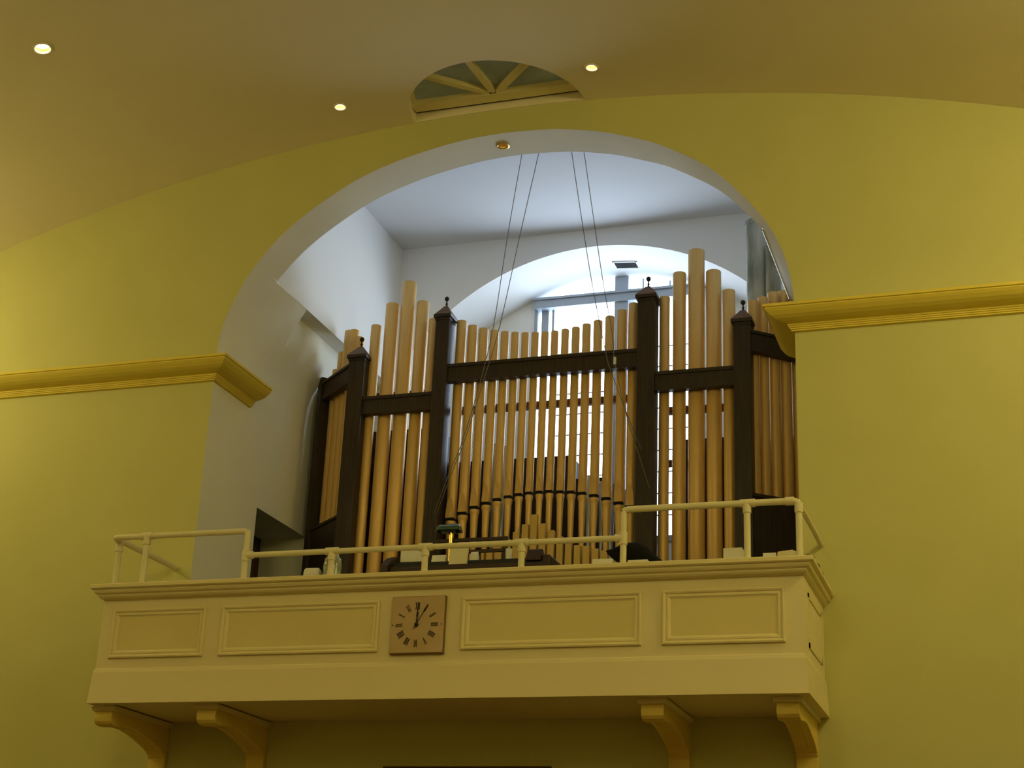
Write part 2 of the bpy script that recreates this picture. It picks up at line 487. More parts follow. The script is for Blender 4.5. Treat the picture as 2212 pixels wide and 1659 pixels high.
for x in (0.30, 0.60): f.box(x - .01, x + .01, YW + .03, YW + .05, 4.3, zr(x))
f.link('glazing_bars', 'winframe', win)
g = MB()
gx = [-WX + 2 * WX * i / 12 for i in range(13)]
for a, b in zip(gx[:-1], gx[1:]):
    g.add([(a, YW + .07, WZ0), (b, YW + .07, WZ0), (b, YW + .07, zr(b)), (a, YW + .07, zr(a))], [(0, 1, 2, 3)])
g.link('pane', 'glass', win)

# lobby recess in the left jamb
d = MB()
d.add([(DX, DY1, ZF), (-HW, DY1, ZF), (-HW, DY1, DZ), (DX, DY1, DZ)], [(0, 1, 2, 3)])
d.add([(DX, DY0, ZF), (-HW, DY0, ZF), (-HW, DY0, DZ), (DX, DY0, DZ)], [(0, 1, 2, 3)])
dr = struct(d, 'door_1', 'doorshade', fix=False)
c_ = MB().add([(DX, DY0, DZ), (-HW, DY0, DZ), (-HW, DY1, DZ), (DX, DY1, DZ)], [(0, 1, 2, 3)]); c_.link('lobby_ceiling', 'lobbyceil', dr)
MB().box(DX - .03, DX + .005, DY0, DY1, ZF, DZ).link('door_leaf', 'doorwood', dr)
# head of a dark doorway under the balcony
MB().box(-0.66, 0.66, -0.02, 0.01, FLOOR, -1.223).link('door_2', 'doorwood')['kind'] = 'structure'

# ------------------------------------------------------------------ cornices (imposts) either side of the arch
ZI = 2.206
# profile: (projection, z) from the wall outwards
CORN = [(0.0, ZI), (0.212, ZI), (0.212, ZI - .022), (0.200, ZI - .026), (0.200, ZI - .034), (0.186, ZI - .052), (0.160, ZI - .076),
        (0.128, ZI - .094), (0.090, ZI - .106), (0.056, ZI - .112), (0.050, ZI - .114), (0.050, ZI - .127), (0.042, ZI - .129),
        (0.042, ZI - .140), (0.034, ZI - .142), (0.034, ZI - .153), (0.026, ZI - .155), (0.026, ZI - .166), (0.0, ZI - .170)]
def cornice(name, sx):
    mb = MB()
    n = len(CORN)
    rows = []
    for p, z in CORN:                                # along the nave wall, mitre, then back along the jamb
        rows.append([(sx * NX, -p, z), (sx * (HW - p), -p, z), (sx * (HW - p), 0.68, z)])
    vs = [q for r in rows for q in r]
    fs = []
    for i in range(n - 1):
        for k in range(2):
            fs.append((i * 3 + k, i * 3 + k + 1, (i + 1) * 3 + k + 1, (i + 1) * 3 + k))
    mb.add(vs, fs, False)
    mb.add([r[2] for r in rows], [tuple(range(n))])
    return struct(mb, name, 'cornice', fix=True)
cornice('trim_1', -1)
cornice('trim_2', 1)

# ------------------------------------------------------------------ downlights
def downlight(mx, r, name_label, lit, group):
    t = thing('downlight', name_label, 'ceiling light', mx.to_translation(), group)
    MB().lathe([(r + .001, .004), (r + .014, 0.0), (r + .014, -.006), (r + .002, -.008), (r - .004, -.004), (r - .004, .012)], 40, mx, True, False).link('trim_ring', 'trimgold' if not lit else 'vault', t)
    MB().lathe([(r - .002, .0), (r * .96, .03), (r * .9, .045)], 40, mx, True, False).link('reflector', 'canbrown', t)
    MB().lathe([(r * .93, .046), (r * .93, .052)], 40, mx).link('lamp_face', 'bulb' if lit else 'goldglint', t)
    return t
gl = 'recessed downlights of the hall'
downlight(vault_frame(*LIGHTS[0][:2]), LIGHTS[0][2], 'large round recessed ceiling light in the far upper left corner, glowing white', True, gl)
downlight(vault_frame(*LIGHTS[1][:2]), LIGHTS[1][2], 'small round recessed ceiling light between the fan window and the left cornice', True, gl)
downlight(vault_frame(*LIGHTS[2][:2]), LIGHTS[2][2], 'small round recessed ceiling light close to the right tip of the fan window', True, gl)
downlight(Matrix.Translation(SOF[:3]), SOF[3], 'round light with a dim gold glint set in the underside of the big arch', False, gl)

# ------------------------------------------------------------------ fanlight in the vault
fan = bpy.data.objects.new('window_2', None); fan.location = (0, 0, 4.45); COL.objects.link(fan); fan['kind'] = 'structure'
ZFN = 4.44
MB().prism(half_disc(0.75, -0.03), ZFN + .03, ZFN + .04, 'z').link('pane', 'fanpane', fan)
MB().box(-0.76, 0.72, -0.165, -0.045, ZFN - .02, ZFN + .035).link('frame', 'frame', fan)
rim = MB()
o1, o2 = half_disc(0.77, -0.03), half_disc(0.735, -0.03)
for i in range(len(o1) - 1):
    q = [o1[i], o1[i + 1], o2[i + 1], o2[i]]
    rim.prism(q, ZFN, ZFN + .035, 'z')
rim.link('frame_rim', 'frame', fan)
for ang in (139, 95, 44):
    a = math.radians(ang)
    mx = Matrix.Translation((0.0, -0.13, ZFN)) @ Matrix.Rotation(-a, 4, 'Z')
    MB().box(0.0, 0.66, -0.028, 0.028, -.012, .03, mx).link('spoke', 'frame', fan)
MB().box(-0.76, 0.74, -0.0455, -0.022, ZFN - .013, ZFN + .02).link('gap_shade', 'dark', fan)  # solid black strip painted in for the shade behind the frame

# ------------------------------------------------------------------ air vent in the recess soffit
zvn = zr(0.2)
vt = thing('air_vent', 'dark rectangular air vent in the bright soffit above the arched window', 'air vent', (0.2, 3.66, zvn))
slope = math.atan2(zr(.33) - zr(.07), .26)
mx = Matrix.Translation((0.205, 3.655, zvn - .002)) @ Matrix.Rotation(-slope, 4, 'Y')
fr = MB()
fr.box(-.135, .135, -.085, -.07, -.012, .004, mx); fr.box(-.135, .135, .07, .085, -.012, .004, mx)
fr.box(-.135, -.12, -.085, .085, -.012, .004, mx); fr.box(.12, .135, -.085, .085, -.012, .004, mx)
fr.link('frame', 'loft', vt)
MB().box(-.12, .12, -.07, .07, -.003, .002, mx).link('backing', 'dark', vt)
sl = MB()
for k in range(7): sl.box(-.12, .12, -.066 + k * .02, -.058 + k * .02, -.010, -.002, mx)
sl.link('slats', 'ventdark', vt)

# ------------------------------------------------------------------ balcony
bal = thing('balcony', 'cream projecting balcony with four moulded panels below the organ', 'balcony', (0, -0.48, -0.891))
BX, BY, BZ = 2.65, -0.97, -0.891
body = MB()
# U-shaped parapet wall: front and two returns
prof = [(0.0, -0.09), (0.0, -0.628), (0.006, -0.634), (0.012, -0.66), (0.016, -0.76), (0.024, -0.885), (0.024, BZ), (-0.06, BZ), (-0.06, -0.09)]
n = len(prof)
rows = [[(-BX - p, -0.004, z), (-BX - p, BY - p, z), (BX + p, BY - p, z), (BX + p, -0.004, z)] for p, z in prof]
vs = [q for r in rows for q in r]
fs = []
for i in range(n):
    j = (i + 1) % n
    for k in range(3): fs.append((i * 4 + k, i * 4 + k + 1, j * 4 + k + 1, j * 4 + k))
body.add(vs, fs)
body.add([r[0] for r in rows], [tuple(range(n))]); body.add([r[3] for r in rows], [tuple(range(n))])
body.link('parapet', 'balcony', bal)
# coping with stepped mouldings
cop = [(-0.36, 0.0), (0.094, 0.0), (0.101, -0.006), (0.101, -0.030), (0.092, -0.038), (0.080, -0.040), (0.078, -0.052), (0.070, -0.066),
       (0.056, -0.074), (0.052, -0.076), (0.050, -0.086), (0.040, -0.098), (0.026, -0.106), (0.010, -0.112), (-0.02, -0.114), (-0.36, -0.114)]
n = len(cop)
co = MB()
CX = 2.63
rows = [[(-CX - max(p, -.2), -0.004, z), (-CX - max(p, -.2), BY - p, z), (CX + max(p, -.2), BY - p, z), (CX + max(p, -.2), -0.004, z)] for p, z in cop]
vs = [q for r in rows for q in r]
fs = []
for i in range(n):
    j = (i + 1) % n
    for k in range(3): fs.append((i * 4 + k, i * 4 + k + 1, j * 4 + k + 1, j * 4 + k))
co.add(vs, fs)
co.add([r[0] for r in rows], [tuple(range(n))]); co.add([r[3] for r in rows], [tuple(range(n))])
co.link('coping', 'frame', bal)
MB().box(-BX + .05, BX - .05, BY + .055, -0.004, BZ + .012, BZ + .075).link('underside', 'balcony', bal)
def panel(x0, x1, z0, z1):
    w = 0.062
    pr = [(0.0, 0.0), (0.0, 0.018), (0.010, 0.022), (0.020, 0.018), (0.026, 0.010), (0.032, 0.014), (0.044, 0.014), (0.050, 0.008), (w, 0.002)]
    mb = MB()
    rows = [[(x0 + a, BY - b, z0 + a), (x1 - a, BY - b, z0 + a), (x1 - a, BY - b, z1 - a), (x0 + a, BY - b, z1 - a)] for a, b in pr]
    vs = [q for r in rows for q in r]
    fs = []
    for i in range(len(pr) - 1):
        for k in range(4):
            k2 = (k + 1) % 4
            fs.append((i * 4 + k, i * 4 + k2, (i + 1) * 4 + k2, (i + 1) * 4 + k))
    mb.add(vs, fs)
    o = mb.link('panel_moulding', 'frame', bal)
    MB().box(x0 + w - .004, x1 - w + .004, BY - .004, BY + .01, z0 + w - .004, z1 - w + .004).link('panel_field', 'panel', o)
for x0, x1 in ((-2.55, -1.76), (-1.625, -0.363), (0.267, 1.56), (1.703, 2.527)):
    panel(x0, x1, -0.554, -0.186)
# moulding on the right return
pr = MB()
for (a, b, c, d_) in ((-0.78, -0.16, -0.215, -0.185), (-0.78, -0.16, -0.554, -0.52), (-0.78, -0.75, -0.554, -0.185), (-0.19, -0.16, -0.554, -0.185)):
    pr.box(BX - .002, BX + .007, a, b, c, d_)
pr.link('side_moulding', 'frame', bal)
# brackets
def bracket(x0, x1):
    pl = [(-0.855, -0.925), (-0.862, -0.935), (-0.858, -0.945), (-0.866, -0.955), (-0.868, -0.975), (-0.862, -1.0), (-0.84, -1.02),
          (-0.80, -1.03), (-0.74, -1.028), (-0.62, -1.012), (-0.52, -1.012), (-0.42, -1.026), (-0.30, -1.052), (-0.18, -1.085), (-0.10, -1.112),
          (-0.045, -1.142), (-0.05, -1.15), (-0.03, -1.165), (-0.035, -1.18), (-0.035, -1.75), (-0.003, -1.75), (-0.003, -0.925)]
    b = MB().prism(pl, x0, x1, 'x').link('bracket', 'bracket', bal, bevel=0.004)
    cap = [(-0.89, -0.889), (-0.89, -0.90), (-0.872, -0.912), (-0.866, -0.926), (-0.003, -0.926), (-0.003, -0.889)]
    MB().prism(cap, x0 - .022, x1 + .022, 'x').link('bracket_cap', 'balcony', b)
    fl = MB()
    for k in range(3):
        xm = x0 + (x1 - x0) * (0.28 + 0.22 * k)
        for (ya, za), (yb, zb) in zip(pl[9:14], pl[10:15]):
            fl.add([(xm - .008, ya, za - .004), (xm + .008, ya, za - .004), (xm + .008, yb, zb - .004), (xm - .008, yb, zb - .004),
                    (xm - .008, ya, za + .004), (xm + .008, ya, za + .004), (xm + .008, yb, zb + .004), (xm - .008, yb, zb + .004)],
                   [(0, 1, 2, 3), (4, 7, 6, 5), (0, 4, 5, 1), (1, 5, 6, 2), (2, 6, 7, 3), (3, 7, 4, 0)])
    fl.link('fluting', 'bracket', b)
for x0, x1 in ((-2.675, -2.525), (-1.81, -1.655), (1.535, 1.69), (2.44, 2.59)): bracket(x0, x1)

# ------------------------------------------------------------------ guard rail
gr = thing('guard_rail', 'cream painted tubular guard rail along the balcony ledge', 'railing', (0, -0.95, 0))
RY, RRAD = -0.95, 0.023
def rail(name, pts, joints=(), r=RRAD):
    mb = MB().tube(pts, r, 14)
    mb.link(name, 'rail', gr)
def post(x, y, z, sleeve=True):
    mb = MB().lathe([(RRAD, 0.0005), (RRAD, z)], 14, Matrix.Translation((x, y, 0)))
    if sleeve: mb.lathe([(RRAD, z - .07), (RRAD + .006, z - .068), (RRAD + .006, z + .0), (RRAD, z + .001)], 14, Matrix.Translation((x, y, 0)))
    mb.link('post', 'rail', gr)
def sleeve(mb, a, b):
    mb.tube([a, b], RRAD + .006, 14)
ZH, ZL = 0.392, 0.204
XA, XB = -1.495, 1.418
mb = MB().tube([(-2.652, -0.01, ZH), (-2.652, RY + .03, ZH), (-2.64, RY + .008, ZH), (-2.615, RY, ZH), (XA - .03, RY, ZH), (XA - .009, RY, ZH - .009), (XA, RY, ZH - .03)], RRAD, 14)
sleeve(mb, (-2.652, RY + .05, ZH), (-2.652, RY + .13, ZH)); sleeve(mb, (-2.41, RY, ZH), (-2.31, RY, ZH))
mb.link('handrail', 'rail', gr)
mb = MB().tube([(XB, RY, ZH + .0), (XB + .009, RY, ZH + .011), (XB + .03, RY, ZH + .016), (2.60, RY, ZH + .016), (2.622, RY, ZH + .008), (2.63, RY, ZH - .02)], RRAD, 14)
sleeve(mb, (2.235, RY, ZH + .016), (2.335, RY, ZH + .016)); sleeve(mb, (2.54, RY, ZH + .016), (2.60, RY, ZH + .016))
mb.link('handrail', 'rail', gr)
MB().tube([(2.635, RY + .01, ZH - .01), (2.65, -0.3, 0.36), (2.65, -0.012, 0.35)], RRAD - .004, 12).link('handrail', 'rail', gr)
mb = MB().tube([(XA, RY, ZL), (XB, RY, ZL)], RRAD - .002, 14)
for x in (-0.787, -0.05, 0.68): sleeve(mb, (x - .05, RY, ZL), (x + .05, RY, ZL))
sleeve(mb, (XA, RY, ZL), (XA + .06, RY, ZL)); sleeve(mb, (XB - .06, RY, ZL), (XB, RY, ZL))
mb.link('low_rail', 'rail', gr)
for x, y, z in ((-2.652, -0.86, ZH - .02), (-2.357, RY, ZH), (2.28, RY, ZH + .016), (2.63, RY, ZH), (-0.787, RY, ZL), (-0.05, RY, ZL), (0.68, RY, ZL)): post(x, y, z)
for x in (XA, XB):
    mb = MB().lathe([(RRAD, 0.0005), (RRAD, ZH)], 14, Matrix.Translation((x, RY, 0)))
    mb.lathe([(RRAD, ZL - .05), (RRAD + .006, ZL - .048), (RRAD + .006, ZL + .04), (RRAD, ZL + .042)], 14, Matrix.Translation((x, RY, 0)))
    mb.link('post', 'rail', gr)

# ------------------------------------------------------------------ clock
ck = thing('wall_clock', 'square aged cream clock with Roman numerals on the balcony front', 'clock', (-0.056, BY, -0.374))
CXc, CZc = -0.061, -0.374
MB().box(-0.258, 0.147, BY - .030, BY, -0.58, -0.168).link('case', 'clockedge', ck, bevel=0.003)
MB().box(-0.254, 0.143, BY - .034, BY - .029, -0.572, -0.172).link('face', 'clockface', ck, bevel=0.002)
YF = BY - .035
def flat(mb, pts):
    """thin raised strip polygon on the clock face"""
    n = len(pts)
    vs = [(x, YF - .002, z) for x, z in pts] + [(x, YF + .001, z) for x, z in pts]
    mb.add(vs, [tuple(range(n)), tuple(range(2 * n - 1, n - 1, -1))] + [(i, (i + 1) % n, n + (i + 1) % n, n + i) for i in range(n)])
def stroke(mb, ang, u0, w0, u1, w1, t):
    """line from (u0,w0) to (u1,w1): u tangential, w radial, at clock angle ang"""
    a = math.radians(ang)
    er, et = Vector((math.sin(a), math.cos(a))), Vector((math.cos(a), -math.sin(a)))
    c = Vector((CXc, CZc))
    p, q = c + er * w0 + et * u0, c + er * w1 + et * u1
    d_ = (q - p).normalized(); nn = Vector((-d_.y, d_.x)) * t / 2
    flat(mb, [tuple(p + nn), tuple(q + nn), tuple(q - nn), tuple(p - nn)])
R0, R1 = 0.108, 0.160
for h, s in enumerate(['XII', 'I', 'II', 'III', 'IIII', 'V', 'VI', 'VII', 'VIII', 'IX', 'X', 'XI']):
    nb = MB()
    wd_ = {'I': 0.0085, 'V': 0.017, 'X': 0.018}
    tot = sum(wd_[c] for c in s)
    u = -tot / 2
    for c in s:
        w = wd_[c]; m_ = u + w / 2
        if c == 'I': stroke(nb, h * 30, m_, R0, m_, R1, .0045)
        elif c == 'V':
            stroke(nb, h * 30, m_, R0, m_ - .006, R1, .0045); stroke(nb, h * 30, m_, R0, m_ + .006, R1, .003)
        else:
            stroke(nb, h * 30, m_ + .006, R0, m_ - .006, R1, .0045); stroke(nb, h * 30, m_ - .006, R0, m_ + .006, R1, .003)
        u += w
    nb.link('numeral', 'ink' if h in (0, 3, 4, 7, 8) else 'fadedink', ck)
for x in (-0.181, 0.186):
    MB().box(CXc + x - .0035, CXc + x + .0035, YF - .002, YF + .001, CZc - .004, CZc + .004).link('minute_dot', 'ink', ck)
YF -= .006
hh = MB(); stroke(hh, 3, 0, -.02, 0, .05, .010); stroke(hh, 3, 0, .055, 0, .09, .013); stroke(hh, 3, 0, .09, 0, .150, .006); hh.link('hour_hand', 'ink', ck)
YF -= .005
hh = MB(); stroke(hh, 30, 0, -.035, 0, .165, .0045); stroke(hh, 30, 0, .105, 0, .14, .008); hh.link('minute_hand', 'ink', ck)
MB().lathe([(.014, 0), (.013, .016), (.006, .02)], 16, Matrix.Translation((CXc, BY - .034, CZc)) @ Matrix.Rotation(PI / 2, 4, 'X')).link('hub', 'ink', ck)

# ------------------------------------------------------------------ the organ
org = thing('pipe_organ', 'large pipe organ with gold pipes in a dark timber case in the arch', 'pipe organ', (0, 1.6, ZF))
def organ_post(x, hw, ztop, fin_scale=1.0):
    p = MB().box(x - hw, x + hw, 1.42, 1.58, ZF, ztop)
    o = p.link('post', 'wood', org, bevel=0.006)
    e = hw + .018
    c = MB()
    yc = 1.50
    for (a, z0, z1) in ((hw + .006, ztop - .055, ztop - .035), (e, ztop - .03, ztop), ):
        c.box(x - a, x + a, yc - .08 - (a - hw), yc + .08 + (a - hw), z0, z1)
    c.link('post_moulding', 'wood', o)
    k = MB()
    def sq(a, z): return [(x - a, yc - a, z), (x + a, yc - a, z), (x + a, yc + a, z), (x - a, yc + a, z)]
    lv = [sq(e, ztop), sq(e * .95, ztop + .012), sq(e * .30, ztop + .095), sq(e * .26, ztop + .105)]
    vs = [q for r in lv for q in r]
    fs = [(i * 4 + k_, i * 4 + (k_ + 1) % 4, (i + 1) * 4 + (k_ + 1) % 4, (i + 1) * 4 + k_) for i in range(3) for k_ in range(4)] + [(0, 3, 2, 1), (12, 13, 14, 15)]
    k.add(vs, fs); k.link('post_cap', 'capwood', o)
    fz = ztop + .10
    MB().lathe([(.018, fz), (.020, fz + .008), (.010, fz + .016), (.008, fz + .032), (.014, fz + .038), (.007, fz + .046), (.006, fz + .066), (.012, fz + .07),
                (.019, fz + .078), (.022, fz + .09), (.019, fz + .102), (.010, fz + .111), (.001, fz + .113)], 16, Matrix.Translation((x, yc, 0)), True, False).link('finial', 'interior', o)
for x, hw, zt in ((-1.825, .080, 2.785), (-0.978, .068, 3.125), (0.978, .080, 3.130), (1.838, .076, 2.812)): organ_post(x, hw, zt)
def beam(mb, x0, x1, y0, y1, z0, z1):
    mb.box(x0, x1, y0, y1, z0, z1)
    mb.box(x0, x1, y0 - .014, y1, z1 - .028, z1 + .003)
    mb.box(x0, x1, y0 - .010, y1, z0 - .002, z0 + .026)
b = MB(); beam(b, -0.915, 0.90, 1.455, 1.52, 2.455, 2.622); b.link('rail', 'wood', org)
b = MB(); beam(b, -1.75, -1.04, 1.455, 1.52, 2.196, 2.362); b.link('rail', 'wood', org)
b = MB(); beam(b, 1.05, 1.77, 1.455, 1.52, 2.212, 2.385); b.link('rail', 'wood', org)
# angled wings back to the jambs
def wing(sx):
    L = math.hypot(0.46, 0.40)
    ang = math.atan2(0.40, 0.46)
    mx = Matrix.Translation((sx * 1.90, 1.48, 0)) @ (Matrix.Rotation(ang, 4, 'Z') if sx > 0 else Matrix.Rotation(PI - ang, 4, 'Z'))
    s = -1 if sx > 0 else 1                 # outward (nave) side in local y
    b = MB()
    def bx(x0, x1, ya, yb, z0, z1): b.box(x0, x1, min(ya, yb), max(ya, yb), z0, z1, mx)
    bx(-.02, L, s * .03, -s * .03, 2.525, 2.70); bx(-.02, L, s * .045, -s * .03, 2.685, 2.71); bx(-.02, L, s * .04, -s * .03, 2.515, 2.54)
    b.link('rail', 'wood', org)
    b = MB(); bx(-.02, L, s * .02, -s * .03, ZF, 1.22); bx(-.02, L, s * .035, -s * .12, 1.20, 1.225); b.link('lower_panel', 'wood', org)
    b = MB(); bx(L - .03, L + .05, s * .05, -s * .05, ZF, 2.76); b.link('post', 'wood', org)
    # flat gold pipes of the wing
    specs = [(.09, .056, 3.04), (.195, .050, 3.15), (.305, .056, 3.18), (.425, .054, 2.99), (.53, .052, 2.84)] if sx < 0 else \
            [(.085, .048, 3.045), (.185, .045, 3.10), (.295, .050, 3.17), (.41, .054, 3.21), (.52, .046, 3.05)]
    for t, r, zt in specs:
        p = mx @ Vector((t, -s * (.035 + r), 0))
        MB().lathe([(r * .5, 1.222), (r, 1.235), (r, zt), (r * .93, zt + .002), (r * .90, zt - .015)], 24, Matrix.Translation((p.x, p.y, 0))).link('pipe', 'gold', org)
wing(-1); wing(1)
MB().box(-2.43, -2.40, 1.93, 2.24, ZF, 2.70).box(-2.497, -2.43, 2.20, 2.24, ZF, 2.70).link('side_light_block', 'interior', org)  # panels added to block daylight leaking between case and jamb
MB().box(2.38, 2.497, 1.93, 1.97, ZF, 2.70).link('side_light_block', 'interior', org)
# display pipes of the two flats
def gold_pipe(x, y, r, zb, zt):
    MB().lathe([(r * .55, zb), (r, zb + .10), (r, zt - .004), (r * .96, zt), (r * .90, zt), (r * .88, zt - .02)], 28, Matrix.Translation((x, y, 0))).link('pipe', 'gold', org)
for x, r, zt in ((-1.722, .050, 3.14), (-1.572, .066, 3.355), (-1.413, .069, 3.57), (-1.256, .060, 3.345), (-1.125, .052, 3.15)):
    gold_pipe(x, 1.53 + r, r, 0.50, zt)
for x, r, zt in ((1.112, .047, 3.155), (1.245, .060, 3.385), (1.398, .074, 3.60), (1.556, .068, 3.375), (1.697, .056, 3.165)):
    gold_pipe(x, 1.53 + r, r, 0.50, zt)
MB().box(-1.75, -1.05, 1.50, 1.75, ZF, 0.50).link('lower_panel', 'wood', org)
MB().box(1.05, 1.77, 1.50, 1.75, ZF, 0.50).link('lower_panel', 'wood', org)
# seventeen speaking pipes of the centre: body, mouth, foot
CEN = [(-0.845, 3.105, 1.155), (-0.731, 3.045, 1.204), (-0.621, 3.005, 1.253), (-0.511, 2.975, 1.286), (-0.406, 2.950, 1.314), (-0.304, 2.934, 1.334),
       (-0.205, 2.921, 1.349), (-0.108, 2.915, 1.358), (-0.012, 2.911, 1.361), (0.081, 2.911, 1.363), (0.181, 2.920, 1.353), (0.282, 2.931, 1.345),
       (0.383, 2.955, 1.329), (0.490, 2.980, 1.302), (0.602, 3.012, 1.268), (0.716, 3.063, 1.222), (0.822, 3.120, 1.183)]
for i, (x, zt, zm) in enumerate(CEN):
    k = abs(i - 8) / 8.0
    r = 0.0335 + 0.0145 * k ** 1.3
    y = 1.535 + r
    T = Matrix.Translation((x, y, 0))
    b = MB().lathe([(r * 1.02, zm + .015), (r * 1.03, zm + .05), (r, zm + .12), (r, zt - .004), (r * .96, zt), (r * .90, zt), (r * .88, zt - .02)], 28, T)
    # flattened upper lip in the form of a pointed leaf
    lip = []
    n = 12
    for j in range(n + 1):
        t = j / n
        lip.append((r * .80 * math.sqrt(max(0.0, 1 - t ** 1.6)), zm + .016 + t * r * 4.2))
    yb = y - r * 1.035
    for (wa, za), (wb, zb_) in zip(lip[:-1], lip[1:]):
        b.add([(x - wa, yb, za), (x + wa, yb, za), (x + wb, yb + .002, zb_), (x - wb, yb + .002, zb_),
               (x - wa, y - r * .55, za), (x + wa, y - r * .55, za), (x + wb, y - r * .55, zb_), (x - wb, y - r * .55, zb_)],
              [(0, 1, 2, 3), (0, 3, 7, 4), (1, 5, 6, 2)])
    o = b.link('pipe', 'gold', org)
    MB().lathe([(r * .72, zm - .012), (r * .72, zm + .02)], 16, T).box(x - r * .86, x + r * .86, y - r * 1.02, y, zm - .008, zm + .016).link('mouth', 'dark', o)
    MB().lathe([(.012, 0.56), (.017, 0.60), (r * .84, zm - .07), (r * .92, zm - .05), (r * 1.05, zm - .035), (r * 1.05, zm - .015), (r * .98, zm - .010)], 24, T).link('foot', 'gold', o)
MB().box(-0.91, 0.90, 1.47, 1.72, ZF, 0.56).link('lower_panel', 'wood', org)
# short square gilded pipes in front of the feet
TOPS = [1.115, 1.03, 0.965, 0.905, 0.848, 0.822, 0.812, 0.785, 0.765]
for k in range(-8, 9):
    zt = TOPS[abs(k)]
    x = 0.004 + 0.0795 * k
    MB().box(x - .029, x + .029, 1.385, 1.435, 0.62, zt).link('pipe', 'goldwood', org, bevel=0.003)
MB().box(-0.72, 0.74, 1.36, 1.46, 0.50, 0.62).link('toe_board', 'interior', org)
# bars behind the pipes
MB().box(-0.92, 0.91, 1.70, 1.75, 2.225, 2.29).link('support_bar', 'redwood', org)
MB().box(-1.76, -1.05, 1.72, 1.77, 2.45, 2.50).link('support_bar', 'redwood', org)
MB().box(1.05, 1.78, 1.72, 1.77, 2.085, 2.145).link('support_bar', 'redwood', org)
MB().box(1.05, 1.20, 1.80, 1.84, 1.62, 1.68).link('support_bar', 'redwood', org)
# swell boxes and wind chest inside the case
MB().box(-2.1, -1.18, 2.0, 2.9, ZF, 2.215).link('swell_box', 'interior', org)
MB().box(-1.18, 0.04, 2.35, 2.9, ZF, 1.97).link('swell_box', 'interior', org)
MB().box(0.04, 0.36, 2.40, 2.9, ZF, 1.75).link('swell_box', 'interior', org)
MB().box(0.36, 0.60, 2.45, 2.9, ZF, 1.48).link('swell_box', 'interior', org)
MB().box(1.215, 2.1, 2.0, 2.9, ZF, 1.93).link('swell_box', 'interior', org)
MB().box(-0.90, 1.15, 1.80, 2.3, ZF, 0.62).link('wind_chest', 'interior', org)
# silver pipes of the rank behind
for k in (3, 4, 12, 13, 14, 15, 16, 17):
    x = -0.90 + k * 0.1035
    r = 0.030
    T = Matrix.Translation((x, 1.93 + 0.06 * (k % 2), 0))
    zt = 2.15 - 0.05 * k if k < 9 else 1.75 - 0.045 * (k - 9)
    o = MB().lathe([(.011, .62), (r, 1.08), (r, zt), (r * .9, zt), (r * .88, zt - .02)], 20, T).link('pipe', 'tin', org)
    o['label'] = 'plain silver metal pipe'
# tall zinc bass pipes at the right
for x, y, r, zt in ((1.826, 2.40, .108, 4.235), (1.985, 2.30, .070, 3.93), (1.945, 2.56, .085, 4.02)):
    o = MB().lathe([(r * .4, ZF + .5), (r, ZF + .9), (r, zt - .05), (r * 1.05, zt - .045), (r * 1.05, zt), (r * .97, zt), (r * .95, zt - .03)], 28, Matrix.Translation((x, y, 0))).link('pipe', 'zinc', org)
    o['label'] = 'tall mottled grey zinc bass pipe'
MB().box(1.62, 2.16, 2.1, 2.85, ZF, ZF + .5).link('wind_chest', 'interior', org)

# ------------------------------------------------------------------ cords hanging from the loft ceiling
def cord(pts, label):
    o = MB().tube(spline(pts, 6), 0.0036, 6).link('hanging_cord', 'wire')
    return tag(o, label, 'cord', 'thin cords in front of the organ')
cord([(-.237, 1.36, 4.752), (-.335, 1.32, 3.83), (-.431, 1.32, 2.924), (-.536, 1.31, 2.341), (-.672, 1.31, 1.81), (-.772, 1.32, 1.555), (-.864, 1.35, 1.323), (-.945, 1.412, 1.17)],
     'thin cord, outermost left one, from loft ceiling to the second post')
cord([(-.071, 1.38, 4.752), (-.22, 1.34, 3.83), (-.372, 1.325, 2.918), (-.505, 1.315, 2.36), (-.655, 1.315, 1.81), (-.76, 1.325, 1.53), (-.85, 1.355, 1.30), (-.935, 1.412, 1.14)],
     'thin cord, inner one of the left pair, crossing the central rail')
cord([(.224, 1.42, 4.752), (.36, 1.36, 3.99), (.498, 1.32, 3.238), (.638, 1.31, 2.569), (.683, 1.31, 2.398), (.79, 1.32, 2.10), (.90, 1.36, 1.80), (.95, 1.41, 1.66)],
     'thin cord, inner one of the right pair, hanging before the window')
oc = cord([(.336, 1.46, 4.752), (.47, 1.38, 3.99), (.602, 1.32, 3.236), (.698, 1.31, 2.729), (.729, 1.31, 2.438), (.846, 1.32, 1.921), (.95, 1.345, 1.58), (1.03, 1.41, 1.30)],
          'thin cord, outermost right one, with a pale tag at the rail')
MB().box(.716, .738, 1.300, 1.318, 2.43, 2.50).link('tag', 'paper', oc)

# ------------------------------------------------------------------ organ console, lamp and papers
con = thing('organ_console', 'dark wooden organ console with music rack behind the balcony rail', 'organ console', (-0.22, 0.55, ZF))
MB().box(-0.86, 0.44, 0.30, 0.95, ZF, 0.405).link('body', 'deskwood', con, bevel=0.006)
MB().box(-0.85, 0.30, 0.345, 0.45, 0.405, 0.445).link('key_slip', 'keys', con, bevel=0.004)
chk = [(0.26, ZF), (0.26, 0.41), (0.31, 0.455), (0.38, 0.50), (0.46, 0.53), (0.60, 0.545), (0.95, 0.545), (0.95, ZF)]
MB().prism(chk, -0.925, -0.862, 'x').link('cheek', 'deskwood', con, bevel=0.006)
chk2 = [(0.265, 0.405), (0.27, 0.42), (0.32, 0.505), (0.345, 0.512), (0.37, 0.49), (0.42, 0.455), (0.60, 0.45), (0.60, 0.405)]
MB().prism(chk2, 0.305, 0.43, 'x').link('cheek', 'deskwood', con, bevel=0.008)
